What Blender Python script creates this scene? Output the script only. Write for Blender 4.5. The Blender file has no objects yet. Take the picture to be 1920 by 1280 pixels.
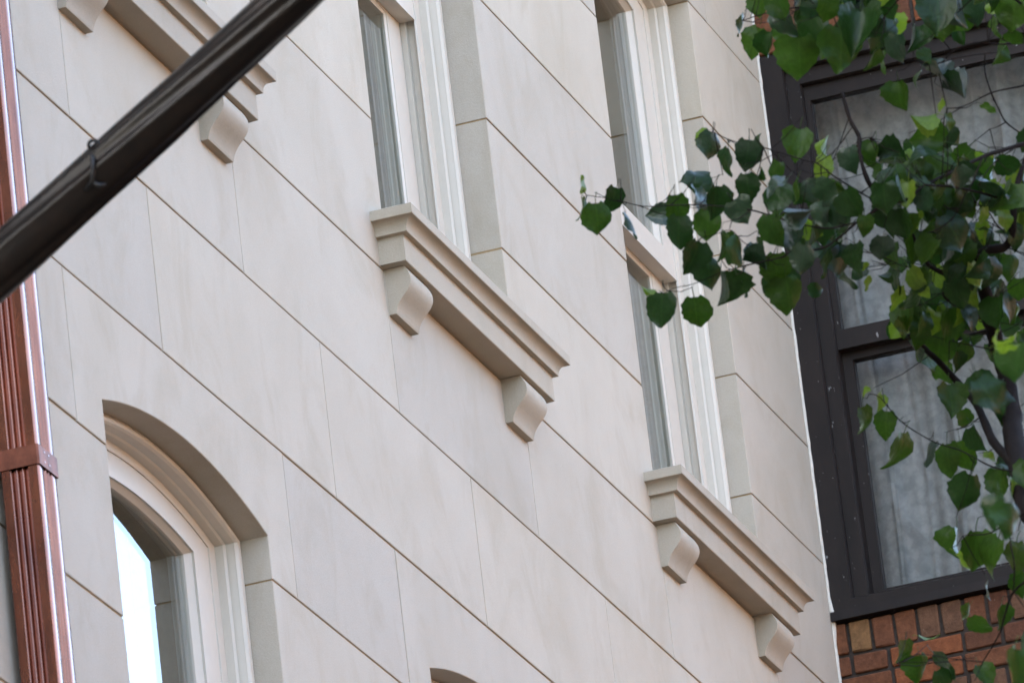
import bpy, bmesh, math, random
from mathutils import Vector, Matrix

rnd = random.Random(7)
sc = bpy.context.scene
COL = sc.collection

# ------------------------------------------------------------------ camera
LENS_PX = 15592.75            # focal length in pixels of a 1920 px wide picture
CAM = Vector((0.0, -5.6, 1.6))
RV = Vector((0.31658937, -0.94205829, -0.11089339))
UV = Vector((-0.30185634, -0.2108852, 0.92973662))
FV = Vector((0.89925187, 0.26087086, 0.35113028))
cd = bpy.data.cameras.new('camera')
cam = bpy.data.objects.new('camera', cd)
COL.objects.link(cam)
cam.matrix_world = Matrix(((RV.x, UV.x, -FV.x, CAM.x), (RV.y, UV.y, -FV.y, CAM.y),
                           (RV.z, UV.z, -FV.z, CAM.z), (0, 0, 0, 1)))
cd.sensor_width = 36.0
cd.lens = 36.0 * LENS_PX / 1920.0
cd.clip_start = 0.1
cd.clip_end = 6000
cd.dof.use_dof = True
cd.dof.focus_distance = 21.0
cd.dof.aperture_fstop = 18.0
sc.camera = cam

# ------------------------------------------------------------------ light
SUN_EL, SUN_AZ = math.radians(34), math.radians(-42)     # azimuth from +Y towards +X: low behind the limestone house, the street in its shade
w = bpy.data.worlds.new('World')
sc.world = w
w.use_nodes = True
nt = w.node_tree
bg = nt.nodes['Background']
sky = nt.nodes.new('ShaderNodeTexSky')
sky.sky_type = 'NISHITA'
sky.sun_disc = False
sky.sun_elevation = SUN_EL
sky.sun_rotation = SUN_AZ
sky.air_density = 1.0
sky.dust_density = 3.6
sky.ozone_density = 0.0
nt.links.new(sky.outputs['Color'], bg.inputs['Color'])
bg.inputs['Strength'].default_value = 0.12
sd = bpy.data.lights.new('sun', 'SUN')
sd.energy = 2.0
sd.angle = math.radians(0.5)
sd.color = (1.0, 0.94, 0.85)
so = bpy.data.objects.new('sun', sd)
COL.objects.link(so)
sdir = Vector((math.sin(SUN_AZ) * math.cos(SUN_EL), math.cos(SUN_AZ) * math.cos(SUN_EL), math.sin(SUN_EL)))
so.rotation_euler = sdir.to_track_quat('Z', 'Y').to_euler()
so.location = (0, 0, 40)
vs = sc.view_settings
vs.view_transform = 'Standard'
vs.look = 'None'
vs.exposure = 3.83
vs.gamma = 1.0


def ray(u, v):
    return FV + RV * ((u - 960) / LENS_PX) - UV * ((v - 640) / LENS_PX)


def at_depth(u, v, d):
    return CAM + ray(u, v) * d


def on_x(u, v, x):
    r = ray(u, v)
    return CAM + r * ((x - CAM.x) / r.x)


# ------------------------------------------------------------------ materials
def mat(name):
    m = bpy.data.materials.new(name)
    m.use_nodes = True
    t = m.node_tree
    return m, t, t.nodes['Principled BSDF']


def N(t, kind, **kw):
    n = t.nodes.new(kind)
    for k, v in kw.items():
        if hasattr(n, k):
            setattr(n, k, v)
        else:
            n.inputs[k].default_value = v
    return n


def mixc(t, a, b, fac, mode='MIX'):
    n = t.nodes.new('ShaderNodeMix')
    n.data_type = 'RGBA'
    n.blend_type = mode
    for s, v in ((6, a), (7, b), (0, fac)):
        if hasattr(v, 'is_output'):
            t.links.new(v, n.inputs[s])
        elif s == 0:
            n.inputs[0].default_value = v
        else:
            n.inputs[s].default_value = (*v, 1) if len(v) == 3 else v
    return n.outputs[2]


def ramp(t, src, p0, p1, c0=(0, 0, 0), c1=(1, 1, 1)):
    r = t.nodes.new('ShaderNodeValToRGB')
    r.color_ramp.elements[0].position = p0
    r.color_ramp.elements[1].position = p1
    r.color_ramp.elements[0].color = (*c0, 1)
    r.color_ramp.elements[1].color = (*c1, 1)
    t.links.new(src, r.inputs[0])
    return r.outputs[0]


def pos(t, scale=(1, 1, 1)):
    g = t.nodes.new('ShaderNodeNewGeometry')
    m = t.nodes.new('ShaderNodeMapping')
    m.inputs['Scale'].default_value = scale
    t.links.new(g.outputs['Position'], m.inputs['Vector'])
    return m.outputs[0]


def noise(t, vec, scale, detail=4, rough=0.55, dist=0.0):
    n = t.nodes.new('ShaderNodeTexNoise')
    n.inputs['Scale'].default_value = scale
    n.inputs['Detail'].default_value = detail
    n.inputs['Roughness'].default_value = rough
    n.inputs['Distortion'].default_value = dist
    t.links.new(vec, n.inputs['Vector'])
    return n.outputs['Fac']


def bump(t, b, height, strength=0.3, dist=0.002):
    n = t.nodes.new('ShaderNodeBump')
    n.inputs['Strength'].default_value = strength
    n.inputs['Distance'].default_value = dist
    t.links.new(height, n.inputs['Height'])
    t.links.new(n.outputs[0], b.inputs['Normal'])


def stone(name, base, stain):
    m, t, b = mat(name)
    blot = ramp(t, noise(t, pos(t, (1.0, 1.0, 0.8)), 2.4, 6, 0.62, 0.6), 0.34, 0.70)
    c = mixc(t, base, stain, blot)
    streak = ramp(t, noise(t, pos(t, (1.5, 1.5, 1.0)), 3.4, 6, 0.66, 0.7), 0.50, 0.84)
    c2 = mixc(t, c, (stain[0] * .90, stain[1] * .885, stain[2] * .84), streak)
    grain = ramp(t, noise(t, pos(t), 420, 3, 0.7), 0.25, 0.8, (0.84, 0.84, 0.83), (1.08, 1.08, 1.08))
    c3 = mixc(t, c2, grain, 1.0, 'MULTIPLY')
    oi = t.nodes.new('ShaderNodeObjectInfo')
    tone = ramp(t, oi.outputs['Random'], 0, 1, (0.94, 0.945, 0.96), (1.05, 1.04, 1.02))
    c4 = mixc(t, c3, tone, 1.0, 'MULTIPLY')
    t.links.new(c4, b.inputs['Base Color'])
    b.inputs['Roughness'].default_value = 0.85
    b.inputs['Specular IOR Level'].default_value = 0.25
    bump(t, b, noise(t, pos(t), 190, 5, 0.75), 0.55, 0.0018)
    return m


M = {}
M['stone'] = stone('limestone', (0.394, 0.350, 0.286), (0.357, 0.312, 0.245))
M['trim'] = stone('carved_limestone', (0.356, 0.313, 0.250), (0.318, 0.275, 0.212))


def simple(name, col, rough, spec=0.3, var=0.0, scale=30, bs=0.0, metal=0.0):
    m, t, b = mat(name)
    if var:
        n = ramp(t, noise(t, pos(t), scale, 5, 0.6), 0.3, 0.75, (1 - var,) * 3, (1 + var,) * 3)
        t.links.new(mixc(t, col, n, 1.0, 'MULTIPLY'), b.inputs['Base Color'])
    else:
        b.inputs['Base Color'].default_value = (*col, 1)
    b.inputs['Roughness'].default_value = rough
    b.inputs['Specular IOR Level'].default_value = spec
    b.inputs['Metallic'].default_value = metal
    if bs:
        bump(t, b, noise(t, pos(t), scale * 3, 4, 0.6), bs, 0.002)
    return m


M['joint'] = simple('joint_mortar', (0.26, 0.18, 0.095), 0.95, 0.1, 0.2, 60)
M['white'] = simple('white_paint', (0.445, 0.402, 0.335), 0.5, 0.4, 0.03, 25)
M['room'] = simple('room_plaster', (0.16, 0.16, 0.155), 0.9, 0.1, 0.08, 4)
M['mortar'] = simple('old_mortar', (0.040, 0.032, 0.027), 0.95, 0.1, 0.35, 60, 0.4)
M['caulk'] = simple('white_caulk', (0.46, 0.43, 0.37), 0.6, 0.3, 0.12, 90, 0.3)
M['asphalt'] = simple('asphalt', (0.045, 0.043, 0.042), 0.9, 0.2, 0.3, 8, 0.3)
M['pave'] = simple('bluestone_paving', (0.045, 0.042, 0.039), 0.9, 0.2, 0.12, 3, 0.2)
M['roof'] = simple('roof_felt', (0.10, 0.10, 0.10), 0.95, 0.1, 0.2, 3)
M['iron'] = simple('black_iron', (0.008, 0.008, 0.008), 0.5, 0.25, 0.2, 30)
M['wood'] = simple('weathered_pole', (0.10, 0.06, 0.035), 0.6, 0.3, 0.3, 20, 0.2)


def frame_dark():
    m, t, b = mat('dark_brown_paint')
    n = ramp(t, noise(t, pos(t, (1, 1, .35)), 16, 5, .6), .3, .75)
    c = mixc(t, (0.0055, 0.0034, 0.0026), (0.0115, 0.0072, 0.0055), n)
    chips = ramp(t, noise(t, pos(t, (1, 1, .5)), 60, 3, .65), .69, .72)
    c = mixc(t, c, (0.16, 0.155, 0.15), chips)
    t.links.new(c, b.inputs['Base Color'])
    b.inputs['Roughness'].default_value = 0.55
    b.inputs['Specular IOR Level'].default_value = 0.2
    bump(t, b, noise(t, pos(t), 90, 4, .6), .25, .001)
    return m


M['frame_dark'] = frame_dark()


def copper():
    m, t, b = mat('aged_copper')
    n = ramp(t, noise(t, pos(t, (1, 1, .25)), 14, 6, .65), .3, .75)
    c = mixc(t, (0.095, 0.028, 0.016), (0.26, 0.085, 0.040), n)
    b.inputs['Coat Weight'].default_value = 0.8
    b.inputs['Coat Roughness'].default_value = 0.12
    t.links.new(c, b.inputs['Base Color'])
    b.inputs['Metallic'].default_value = 1.0
    r = ramp(t, noise(t, pos(t, (1, 1, .3)), 40, 5, .6), .2, .8, (.20,) * 3, (.34,) * 3)
    t.links.new(r, b.inputs['Roughness'])
    bump(t, b, noise(t, pos(t), 70, 4, .6), .12, .001)
    return m


M['copper'] = copper()
M['copper_dull'] = simple('dull_copper', (0.16, 0.055, 0.032), 0.5, 0.3, 0.35, 40, 0.2, 0.6)


def brick_mat():
    m, t, b = mat('fired_brick')
    oi = t.nodes.new('ShaderNodeObjectInfo')
    r = t.nodes.new('ShaderNodeValToRGB')
    cr = r.color_ramp
    cr.interpolation = 'CONSTANT'
    cols = [(0.105, 0.041, 0.020), (0.082, 0.033, 0.018), (0.120, 0.047, 0.022), (0.095, 0.048, 0.027),
            (0.150, 0.050, 0.020), (0.088, 0.036, 0.019), (0.150, 0.080, 0.034), (0.112, 0.043, 0.020)]
    while len(cr.elements) < len(cols):
        cr.elements.new(0.5)
    for i, c in enumerate(cols):
        cr.elements[i].position = i / len(cols)
        cr.elements[i].color = (*c, 1)
    t.links.new(oi.outputs['Random'], r.inputs[0])
    n = ramp(t, noise(t, pos(t), 42, 6, .7), .28, .75, (.55, .53, .52), (1.30, 1.30, 1.28))
    c = mixc(t, r.outputs[0], n, 1.0, 'MULTIPLY')
    sp = ramp(t, noise(t, pos(t), 130, 3, .6), .70, .78)
    c = mixc(t, c, (.17, .13, .10), sp)
    t.links.new(c, b.inputs['Base Color'])
    b.inputs['Roughness'].default_value = 0.9
    b.inputs['Specular IOR Level'].default_value = 0.2
    bump(t, b, noise(t, pos(t), 110, 6, .75), .8, .004)
    return m


M['brick'] = brick_mat()


def brick_far():
    m, t, b = mat('brickwork')
    bt = t.nodes.new('ShaderNodeTexBrick')
    bt.inputs['Scale'].default_value = 1.0
    bt.inputs['Brick Width'].default_value = 0.21
    bt.inputs['Row Height'].default_value = 0.066
    bt.inputs['Mortar Size'].default_value = 0.006
    bt.inputs['Color1'].default_value = (0.088, 0.036, 0.019, 1)
    bt.inputs['Color2'].default_value = (0.130, 0.052, 0.024, 1)
    bt.inputs['Mortar'].default_value = (0.040, 0.032, 0.027, 1)
    g = t.nodes.new('ShaderNodeNewGeometry')
    s = t.nodes.new('ShaderNodeSeparateXYZ')
    a = t.nodes.new('ShaderNodeMath')
    cb = t.nodes.new('ShaderNodeCombineXYZ')
    t.links.new(g.outputs['Position'], s.inputs[0])
    t.links.new(s.outputs[0], a.inputs[0])
    t.links.new(s.outputs[1], a.inputs[1])
    t.links.new(a.outputs[0], cb.inputs[0])
    t.links.new(s.outputs[2], cb.inputs[1])
    t.links.new(cb.outputs[0], bt.inputs['Vector'])
    t.links.new(bt.outputs['Color'], b.inputs['Base Color'])
    b.inputs['Roughness'].default_value = 0.9
    return m


M['brick_far'] = brick_far()


def glass(name, r0, tint=(1, 1, 1)):
    m = bpy.data.materials.new(name)
    m.use_nodes = True
    t = m.node_tree
    t.nodes.remove(t.nodes['Principled BSDF'])
    out = t.nodes['Material Output']
    g = t.nodes.new('ShaderNodeNewGeometry')
    d = N(t, 'ShaderNodeVectorMath', operation='DOT_PRODUCT')
    t.links.new(g.outputs['Incoming'], d.inputs[0])
    t.links.new(g.outputs['Normal'], d.inputs[1])
    ab = N(t, 'ShaderNodeMath', operation='ABSOLUTE')
    t.links.new(d.outputs['Value'], ab.inputs[0])
    om = N(t, 'ShaderNodeMath', operation='SUBTRACT')
    om.inputs[0].default_value = 1
    t.links.new(ab.outputs[0], om.inputs[1])
    p5 = N(t, 'ShaderNodeMath', operation='POWER')
    t.links.new(om.outputs[0], p5.inputs[0])
    p5.inputs[1].default_value = 5
    ma = N(t, 'ShaderNodeMath', operation='MULTIPLY_ADD')
    t.links.new(p5.outputs[0], ma.inputs[0])
    ma.inputs[1].default_value = 1 - r0
    ma.inputs[2].default_value = r0
    tr = t.nodes.new('ShaderNodeBsdfTransparent')
    tr.inputs[0].default_value = (*tint, 1)
    gl = t.nodes.new('ShaderNodeBsdfGlossy')
    gl.inputs['Roughness'].default_value = 0.015
    bp = t.nodes.new('ShaderNodeBump')
    bp.inputs['Strength'].default_value = 0.03
    bp.inputs['Distance'].default_value = 0.002
    t.links.new(noise(t, pos(t), 5, 2, .5), bp.inputs['Height'])
    t.links.new(bp.outputs[0], gl.inputs['Normal'])
    mx = t.nodes.new('ShaderNodeMixShader')
    t.links.new(ma.outputs[0], mx.inputs[0])
    t.links.new(tr.outputs[0], mx.inputs[1])
    t.links.new(gl.outputs[0], mx.inputs[2])
    t.links.new(mx.outputs[0], out.inputs['Surface'])
    return m


M['glass'] = glass('window_glass', 0.15, (0.86, 0.90, 0.88))
M['glass_old'] = glass('old_window_glass', 0.05, (0.86, 0.88, 0.88))


def lace():
    m, t, b = mat('lace_curtain')
    vo = t.nodes.new('ShaderNodeTexVoronoi')
    vo.inputs['Scale'].default_value = 26
    vo.inputs['Randomness'].default_value = .8
    t.links.new(pos(t, (.3, 1, 1)), vo.inputs['Vector'])
    n = noise(t, pos(t, (.3, 1, 1)), 55, 6, .75, .5)
    ad = N(t, 'ShaderNodeMath', operation='MULTIPLY_ADD')
    t.links.new(vo.outputs['Distance'], ad.inputs[0])
    ad.inputs[1].default_value = 0.45
    t.links.new(n, ad.inputs[2])
    f = ramp(t, ad.outputs[0], .58, .84)
    c = mixc(t, (0.37, 0.355, 0.34), (0.27, 0.262, 0.255), f)
    t.links.new(c, b.inputs['Base Color'])
    b.inputs['Roughness'].default_value = 0.9
    tl = t.nodes.new('ShaderNodeBsdfTranslucent')
    t.links.new(c, tl.inputs[0])
    mx = t.nodes.new('ShaderNodeMixShader')
    mx.inputs[0].default_value = 0.25
    t.links.new(b.outputs[0], mx.inputs[1])
    t.links.new(tl.outputs[0], mx.inputs[2])
    t.links.new(mx.outputs[0], t.nodes['Material Output'].inputs['Surface'])
    return m


M['lace'] = lace()


def leafmat(name, c0, c1, trans, tcol, spec):
    m, t, b = mat(name)
    oi = t.nodes.new('ShaderNodeObjectInfo')
    c = mixc(t, c0, c1, oi.outputs['Random'])
    tc = t.nodes.new('ShaderNodeTexCoord')
    mp = t.nodes.new('ShaderNodeMapping')
    mp.inputs['Scale'].default_value = (6, 6, 6)
    t.links.new(tc.outputs['Object'], mp.inputs[0])
    n = ramp(t, noise(t, mp.outputs[0], 1.2, 5, .6), .25, .8, (.70,) * 3, (1.25,) * 3)
    c = mixc(t, c, n, 1.0, 'MULTIPLY')
    # midrib and side veins, a little paler
    sx = t.nodes.new('ShaderNodeSeparateXYZ')
    t.links.new(tc.outputs['Object'], sx.inputs[0])
    ax = N(t, 'ShaderNodeMath', operation='ABSOLUTE')
    t.links.new(sx.outputs[0], ax.inputs[0])
    rib = ramp(t, ax.outputs[0], .008, .022, (1, 1, 1), (0, 0, 0))
    sl = N(t, 'ShaderNodeMath', operation='MULTIPLY_ADD')
    t.links.new(ax.outputs[0], sl.inputs[0])
    sl.inputs[1].default_value = -.75
    t.links.new(sx.outputs[1], sl.inputs[2])
    sn = N(t, 'ShaderNodeMath', operation='MULTIPLY')
    t.links.new(sl.outputs[0], sn.inputs[0])
    sn.inputs[1].default_value = 44
    si = N(t, 'ShaderNodeMath', operation='SINE')
    t.links.new(sn.outputs[0], si.inputs[0])
    vein = ramp(t, si.outputs[0], .90, .99)
    both = N(t, 'ShaderNodeMath', operation='MULTIPLY_ADD')
    t.links.new(vein, both.inputs[0])
    both.inputs[1].default_value = .22
    t.links.new(rib, both.inputs[2])
    half = N(t, 'ShaderNodeMath', operation='MULTIPLY')
    t.links.new(both.outputs[0], half.inputs[0])
    half.inputs[1].default_value = .30
    c = mixc(t, c, tuple(min(1, v * 2.2) for v in c1), half.outputs[0])
    t.links.new(c, b.inputs['Base Color'])
    b.inputs['Roughness'].default_value = 0.36
    b.inputs['Specular IOR Level'].default_value = spec
    bump(t, b, noise(t, mp.outputs[0], 0.7, 2, .5), .18, .02)
    tl = t.nodes.new('ShaderNodeBsdfTranslucent')
    t.links.new(mixc(t, tcol, n, 1.0, 'MULTIPLY'), tl.inputs[0])
    mx = t.nodes.new('ShaderNodeMixShader')
    mx.inputs[0].default_value = trans
    t.links.new(b.outputs[0], mx.inputs[1])
    t.links.new(tl.outputs[0], mx.inputs[2])
    t.links.new(mx.outputs[0], t.nodes['Material Output'].inputs['Surface'])
    return m


M['leaf'] = leafmat('leaf', (0.005, 0.015, 0.005), (0.011, 0.030, 0.006), 0.30, (0.018, 0.050, 0.004), .16)
M['leaf_mid'] = leafmat('leaf_lit_through', (0.009, 0.024, 0.005), (0.020, 0.046, 0.006), 0.42, (0.034, 0.074, 0.005), .14)  # brighter copy of the leaf: light shining through is put into its colour
M['leaf_gloss'] = leafmat('leaf_upper_side', (0.006, 0.017, 0.008), (0.010, 0.026, 0.010), 0.22, (0.012, 0.038, 0.004), .38)
M['leaf_young'] = leafmat('young_leaf', (0.050, 0.092, 0.012), (0.085, 0.132, 0.015), 0.45, (0.12, 0.19, 0.010), .2)
M['bark'] = simple('bark', (0.008, 0.0058, 0.0048), 0.9, 0.08, 0.35, 60, 0.5)


def cloth():
    m, t, b = mat('dark_furled_cloth')
    n = ramp(t, noise(t, pos(t), 30, 5, .6), .3, .75)
    t.links.new(mixc(t, (0.0022, 0.0016, 0.0013), (0.0075, 0.0042, 0.0026), n), b.inputs['Base Color'])
    b.inputs['Roughness'].default_value = 0.33
    b.inputs['Specular IOR Level'].default_value = 0.17
    bump(t, b, noise(t, pos(t), 160, 4, .6), .2, .002)
    return m


M['cloth'] = cloth()

# ------------------------------------------------------------------ helpers


def obj(name, me, m, parent=None, loc=None):
    o = bpy.data.objects.new(name, me)
    COL.objects.link(o)
    if m is not None and not me.materials:
        me.materials.append(m)
    if loc is not None:
        o.location = loc
    if parent is not None:
        o.parent = parent
    return o


def mesh(name, verts, faces, smooth=False):
    me = bpy.data.meshes.new(name)
    me.from_pydata([tuple(v) for v in verts], [], faces)
    bm = bmesh.new()
    bm.from_mesh(me)
    bmesh.ops.recalc_face_normals(bm, faces=bm.faces)
    bm.to_mesh(me)
    bm.free()
    if smooth:
        for p in me.polygons:
            p.use_smooth = True
    return me


def empty(name, loc=(0, 0, 0), label=None, cat=None, group=None):
    o = bpy.data.objects.new(name, None)
    COL.objects.link(o)
    o.location = loc
    if label:
        tag(o, label, cat, group)
    return o


def tag(o, label, cat, group=None):
    o['label'] = label
    o['category'] = cat
    if group:
        o['group'] = group


class MB:
    def __init__(s):
        s.v, s.f = [], []

    def box(s, a, b):
        i = len(s.v)
        for x in (a[0], b[0]):
            for y in (a[1], b[1]):
                for z in (a[2], b[2]):
                    s.v.append((x, y, z))
        for q in ((0, 1, 3, 2), (4, 6, 7, 5), (0, 4, 5, 1), (2, 3, 7, 6), (0, 2, 6, 4), (1, 5, 7, 3)):
            s.f.append(tuple(i + k for k in q))

    def grid(s, rows, closed=False):
        i = len(s.v)
        n = len(rows[0])
        for r in rows:
            s.v += [tuple(p) for p in r]
        for a in range(len(rows) - 1):
            for b in range(n if closed else n - 1):
                c = (b + 1) % n
                s.f.append((i + a * n + b, i + a * n + c, i + (a + 1) * n + c, i + (a + 1) * n + b))
        return i

    def tube(s, pts, rad, seg=8, cap=True):
        pts = [Vector(p) for p in pts]
        rows = []
        up = Vector((0.31, 0.2, 0.93))
        for k, p in enumerate(pts):
            d = (pts[min(k + 1, len(pts) - 1)] - pts[max(k - 1, 0)]).normalized()
            a = d.cross(up)
            if a.length < 1e-3:
                a = d.cross(Vector((1, 0, 0)))
            a.normalize()
            b = d.cross(a)
            r = rad[k] if isinstance(rad, (list, tuple)) else rad
            rows.append([p + (a * math.cos(t * 2 * math.pi / seg) + b * math.sin(t * 2 * math.pi / seg)) * r for t in range(seg)])
        i = s.grid(rows, True)
        if cap:
            s.f.append(tuple(i + t for t in range(seg)))
            s.f.append(tuple(i + (len(rows) - 1) * seg + t for t in range(seg)))

    def build(s, name, m, parent=None, smooth=False, loc=None):
        vv = s.v if loc is None else [(v[0] - loc[0], v[1] - loc[1], v[2] - loc[2]) for v in s.v]
        return obj(name, mesh(name, vv, s.f, smooth), m, parent, loc)


def sharp_smooth(me, ang=0.6):
    bm = bmesh.new()
    bm.from_mesh(me)
    for f in bm.faces:
        f.smooth = True
    for e in bm.edges:
        if len(e.link_faces) == 2 and e.calc_face_angle(0) > ang:
            e.smooth = False
    bm.to_mesh(me)
    bm.free()


# ------------------------------------------------------------------ ground
XE = 22.28                     # where the limestone front meets the brick wall
g = MB()
g.v = [(-400, -400, -0.02), (400, -400, -0.02), (400, 400, -0.02), (-400, 400, -0.02)]
g.f = [(0, 1, 2, 3)]
o = g.build('ground', M['asphalt'])
o['kind'] = 'structure'
p = MB()
p.box((-60, -8.0, -0.2), (90, -0.004, 0.12))
o = p.build('pavement', M['pave'])
o['kind'] = 'structure'
p = MB()
p.box((-60, -8.16, -0.2), (90, -8.004, 0.11))
o = p.build('kerb', M['pave'])
o['kind'] = 'structure'

# ------------------------------------------------------------------ houses across the street (behind the viewer; they only bounce sunlight)
M['opp_a'] = simple('buff_bounce_brick', (0.31, 0.195, 0.13), 0.9, 0.1, 0.1, 3)  # unseen wall, warm tone chosen to bounce light onto the limestone
M['opp_b'] = simple('dark_brown_brick', (0.045, 0.038, 0.034), 0.9, 0.1, 0.08, 2)  # unseen wall, kept dark so that little light bounces off it
M['opp_c'] = simple('dark_brownstone', (0.045, 0.038, 0.034), 0.9, 0.1, 0.1, 3)  # likewise dark, to hold back bounce under the sills and arches
for x0, x1, h_, mk, lab in ((-34, 14, 11.0, 'opp_c', 'unseen dark house added across the street, kept dark to limit bounced light'),
                            (34, 66, 12.5, 'opp_b', 'unseen dark house added farther along the street, kept dark to limit bounced light'),
                            (14, 34, 12.0, 'opp_a', 'unseen buff house added directly across the street to bounce warm light')):
    hs = empty('house', ((x0 + x1) / 2, -17.5, 0), lab, 'building')
    q = MB()
    hw = (x1 - x0) / 2 - .02
    q.box((-hw, -9, -.1), (hw, 0, h_))
    q.build('wall', M[mk], hs)
    q = MB()
    q.box((-hw - .015, -.5, h_ + .003), (hw + .015, .35, h_ + .45))
    q.build('cornice', M[mk], hs)
    nw = int((x1 - x0) // 2.4)
    me_w = None
    for fl in range(3):
        for k in range(nw):
            q = MB()
            q.box((-.55, .004, -.95), (.55, .05, .95))
            q.box((-.65, .004, -1.06), (.65, .12, -.955))
            if me_w is None:
                me_w = mesh('window', q.v, q.f)
                me_w.materials.append(M['iron'])
            obj('window', me_w, None, hs, (-hw + (k + .5) * 2 * hw / nw, 0, 2.2 + fl * 3.4))

# ------------------------------------------------------------------ limestone building
B = 2.2265
UPW = [(18.293 + B * k, 19.313 + B * k) for k in (-1, 0, 1)]
LOW = [(16.066, 17.117), (18.264, 19.315), (20.490, 21.541)]
Z_SILL_U, Z_SPR_U, RISE = 9.119, 10.921, 0.075
Z_SILL_L, Z_SPR_L = 6.220, 7.948
bld = empty('limestone_building', (18, 0, 0),
            'pale limestone clad town house front with arched windows and bracketed sills', 'building')
bld_off = Vector((18, 0, 0))


def bobj(name, mb, m, smooth=False, parent=None):
    """part of the limestone building: vertices in world space, origin at the piece's centre"""
    c = Vector((0, 0, 0))
    for v in mb.v:
        c += Vector(v)
    c /= len(mb.v)
    o = mb.build(name, m, None, smooth, tuple(c))
    par = parent or bld
    o.parent = par
    o.location = c - wloc(par)
    return o


def wloc(o):
    l = Vector(o.location)
    while o.parent:
        o = o.parent
        l += Vector(o.location)
    return l


def arch_pts(xl, xr, zspr, rise, o, n=18):
    """points of a segmental arch set in by o, from left spring to right spring"""
    w_ = (xr - xl) / 2
    R_ = (w_ * w_ + rise * rise) / (2 * rise)
    xc, zc = (xl + xr) / 2, zspr + rise - R_ - o * 0.60
    r_ = R_
    out = []
    for k in range(n + 1):
        x = (xl + o) + (xr - xl - 2 * o) * k / n
        out.append((x, zc + math.sqrt(max(r_ * r_ - (x - xc) ** 2, 0))))
    return out


def inset(poly, d):
    """polygon (x,z) anticlockwise moved inwards by d"""
    n = len(poly)
    out = []
    for i in range(n):
        p0, p1, p2 = Vector(poly[i - 1]), Vector(poly[i]), Vector(poly[(i + 1) % n])
        a, b = (p1 - p0).normalized(), (p2 - p1).normalized()
        na, nb = Vector((-a.y, a.x)), Vector((-b.y, b.x))
        k = na + nb
        k = k / max(k.dot(k) / 2, 0.2)
        out.append(p1 + k * d)
    return out


GAP = 0.0025


def slab(poly, depth=0.12, cham=0.0016, y0=0.0):
    """stone slab: poly in (x,z) anticlockwise seen from the street"""
    poly = inset([Vector(p) for p in poly], GAP * rnd.uniform(.75, 1.25))
    if len(poly) == 4:
        poly = [p + Vector((rnd.uniform(-.0007, .0007), rnd.uniform(-.0007, .0007))) for p in poly]
    front = inset(poly, cham)
    mb = MB()
    n = len(poly)
    rows = [[(p.x, y0, p.y) for p in front], [(p.x, y0 + cham, p.y) for p in poly], [(p.x, y0 + depth, p.y) for p in poly]]
    i = mb.grid(rows, True)
    mb.f.append(tuple(range(i, i + n)))
    mb.f.append(tuple(range(i + 2 * n, i + 3 * n)))
    return mb


def panel(x0, x1, z0, z1):
    y = rnd.uniform(-0.0006, 0.0006)
    bobj('stone_panel', slab([(x0, z0), (x1, z0), (x1, z1), (x0, z1)], y0=y), M['stone'])


def arch_panel(x0, x1, z0, z1, xl, xr, zspr):
    poly = [(x0, z0), (xl, z0)]
    ar = arch_pts(xl, xr, zspr, RISE, 0)
    if abs(zspr - z0) < 0.01:
        poly = [(x0, z0)]
    poly += ar
    if abs(zspr - z0) >= 0.01:
        poly += [(xr, z0)]
    poly += [(x1, z0), (x1, z1), (x0, z1)]
    mb = MB()
    # openings keep their size: undo the joint inset along the arch by building it a touch larger
    bobj('stone_panel', slab(poly), M['stone'])


XL0 = 13.9
PX = XE - 0.006
ZL = [5.52, 5.92, 6.30, 6.68, 7.08, 7.445, 7.843]
for a, b in zip(ZL[:-1], ZL[1:]):
    xs = [XL0 + 0.02, 15.02, LOW[0][0]]
    for x0, x1 in ((XL0, 15.02), (15.02, LOW[0][0]), (LOW[0][1], LOW[1][0]), (LOW[1][1], LOW[2][0]), (LOW[2][1], PX)):
        panel(x0, x1, a, b)
a, b = 7.843, 8.207
for x0, x1 in ((XL0, 15.887), (17.29, 18.086), (19.51, 20.312), (21.73, PX)):
    panel(x0, x1, a, b)
for (x0, x1), (xl, xr) in zip(((15.887, 17.29), (18.086, 19.51), (20.312, 21.73)), LOW):
    arch_panel(x0, x1, a, b, xl, xr, Z_SPR_L)


def course(js, a, b):
    for x0, x1 in zip(js[:-1], js[1:]):
        panel(x0, x1, a, b)


course([XL0, 15.40, 16.51, 17.668, 18.787, 19.887, 20.99, 22.09, PX], 8.207, 8.608)
course([XL0, 14.93, 16.036, 17.151, 18.253, 19.339, 20.499, 21.57, PX], 8.608, 8.984)
ZU = [8.984, 9.402, 9.767, 10.132, 10.497, 10.924]
ZR = [8.984, 9.402, 9.767, 10.132, 10.562, 10.924]
for a, b in zip(ZU[:-1], ZU[1:]):
    for x0, x1 in ((XL0, 15.0), (15.0, UPW[0][0]), (UPW[0][1], UPW[1][0]), (UPW[1][1], UPW[2][0])):
        panel(x0, x1, a, b)
for a, b in zip(ZR[:-1], ZR[1:]):
    panel(UPW[2][1], PX, a, b)
a, b = 10.924, 11.33
ax = [(xl - 0.19, xr + 0.19) for xl, xr in UPW]
for (x0, x1), (xl, xr) in zip(ax, UPW):
    arch_panel(x0, x1, a, b, xl, xr, 10.924)
for x0, x1 in ((XL0, ax[0][0]), (ax[0][1], ax[1][0]), (ax[1][1], ax[2][0]), (ax[2][1], PX)):
    panel(x0, x1, a, b)
course([XL0, 15.40, 16.51, 17.668, 18.787, 19.887, 20.99, 22.09, PX], 11.33, 11.74)
course([XL0, 14.93, 16.036, 17.151, 18.253, 19.339, 20.499, 21.57, PX], 11.74, 12.12)

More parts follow.
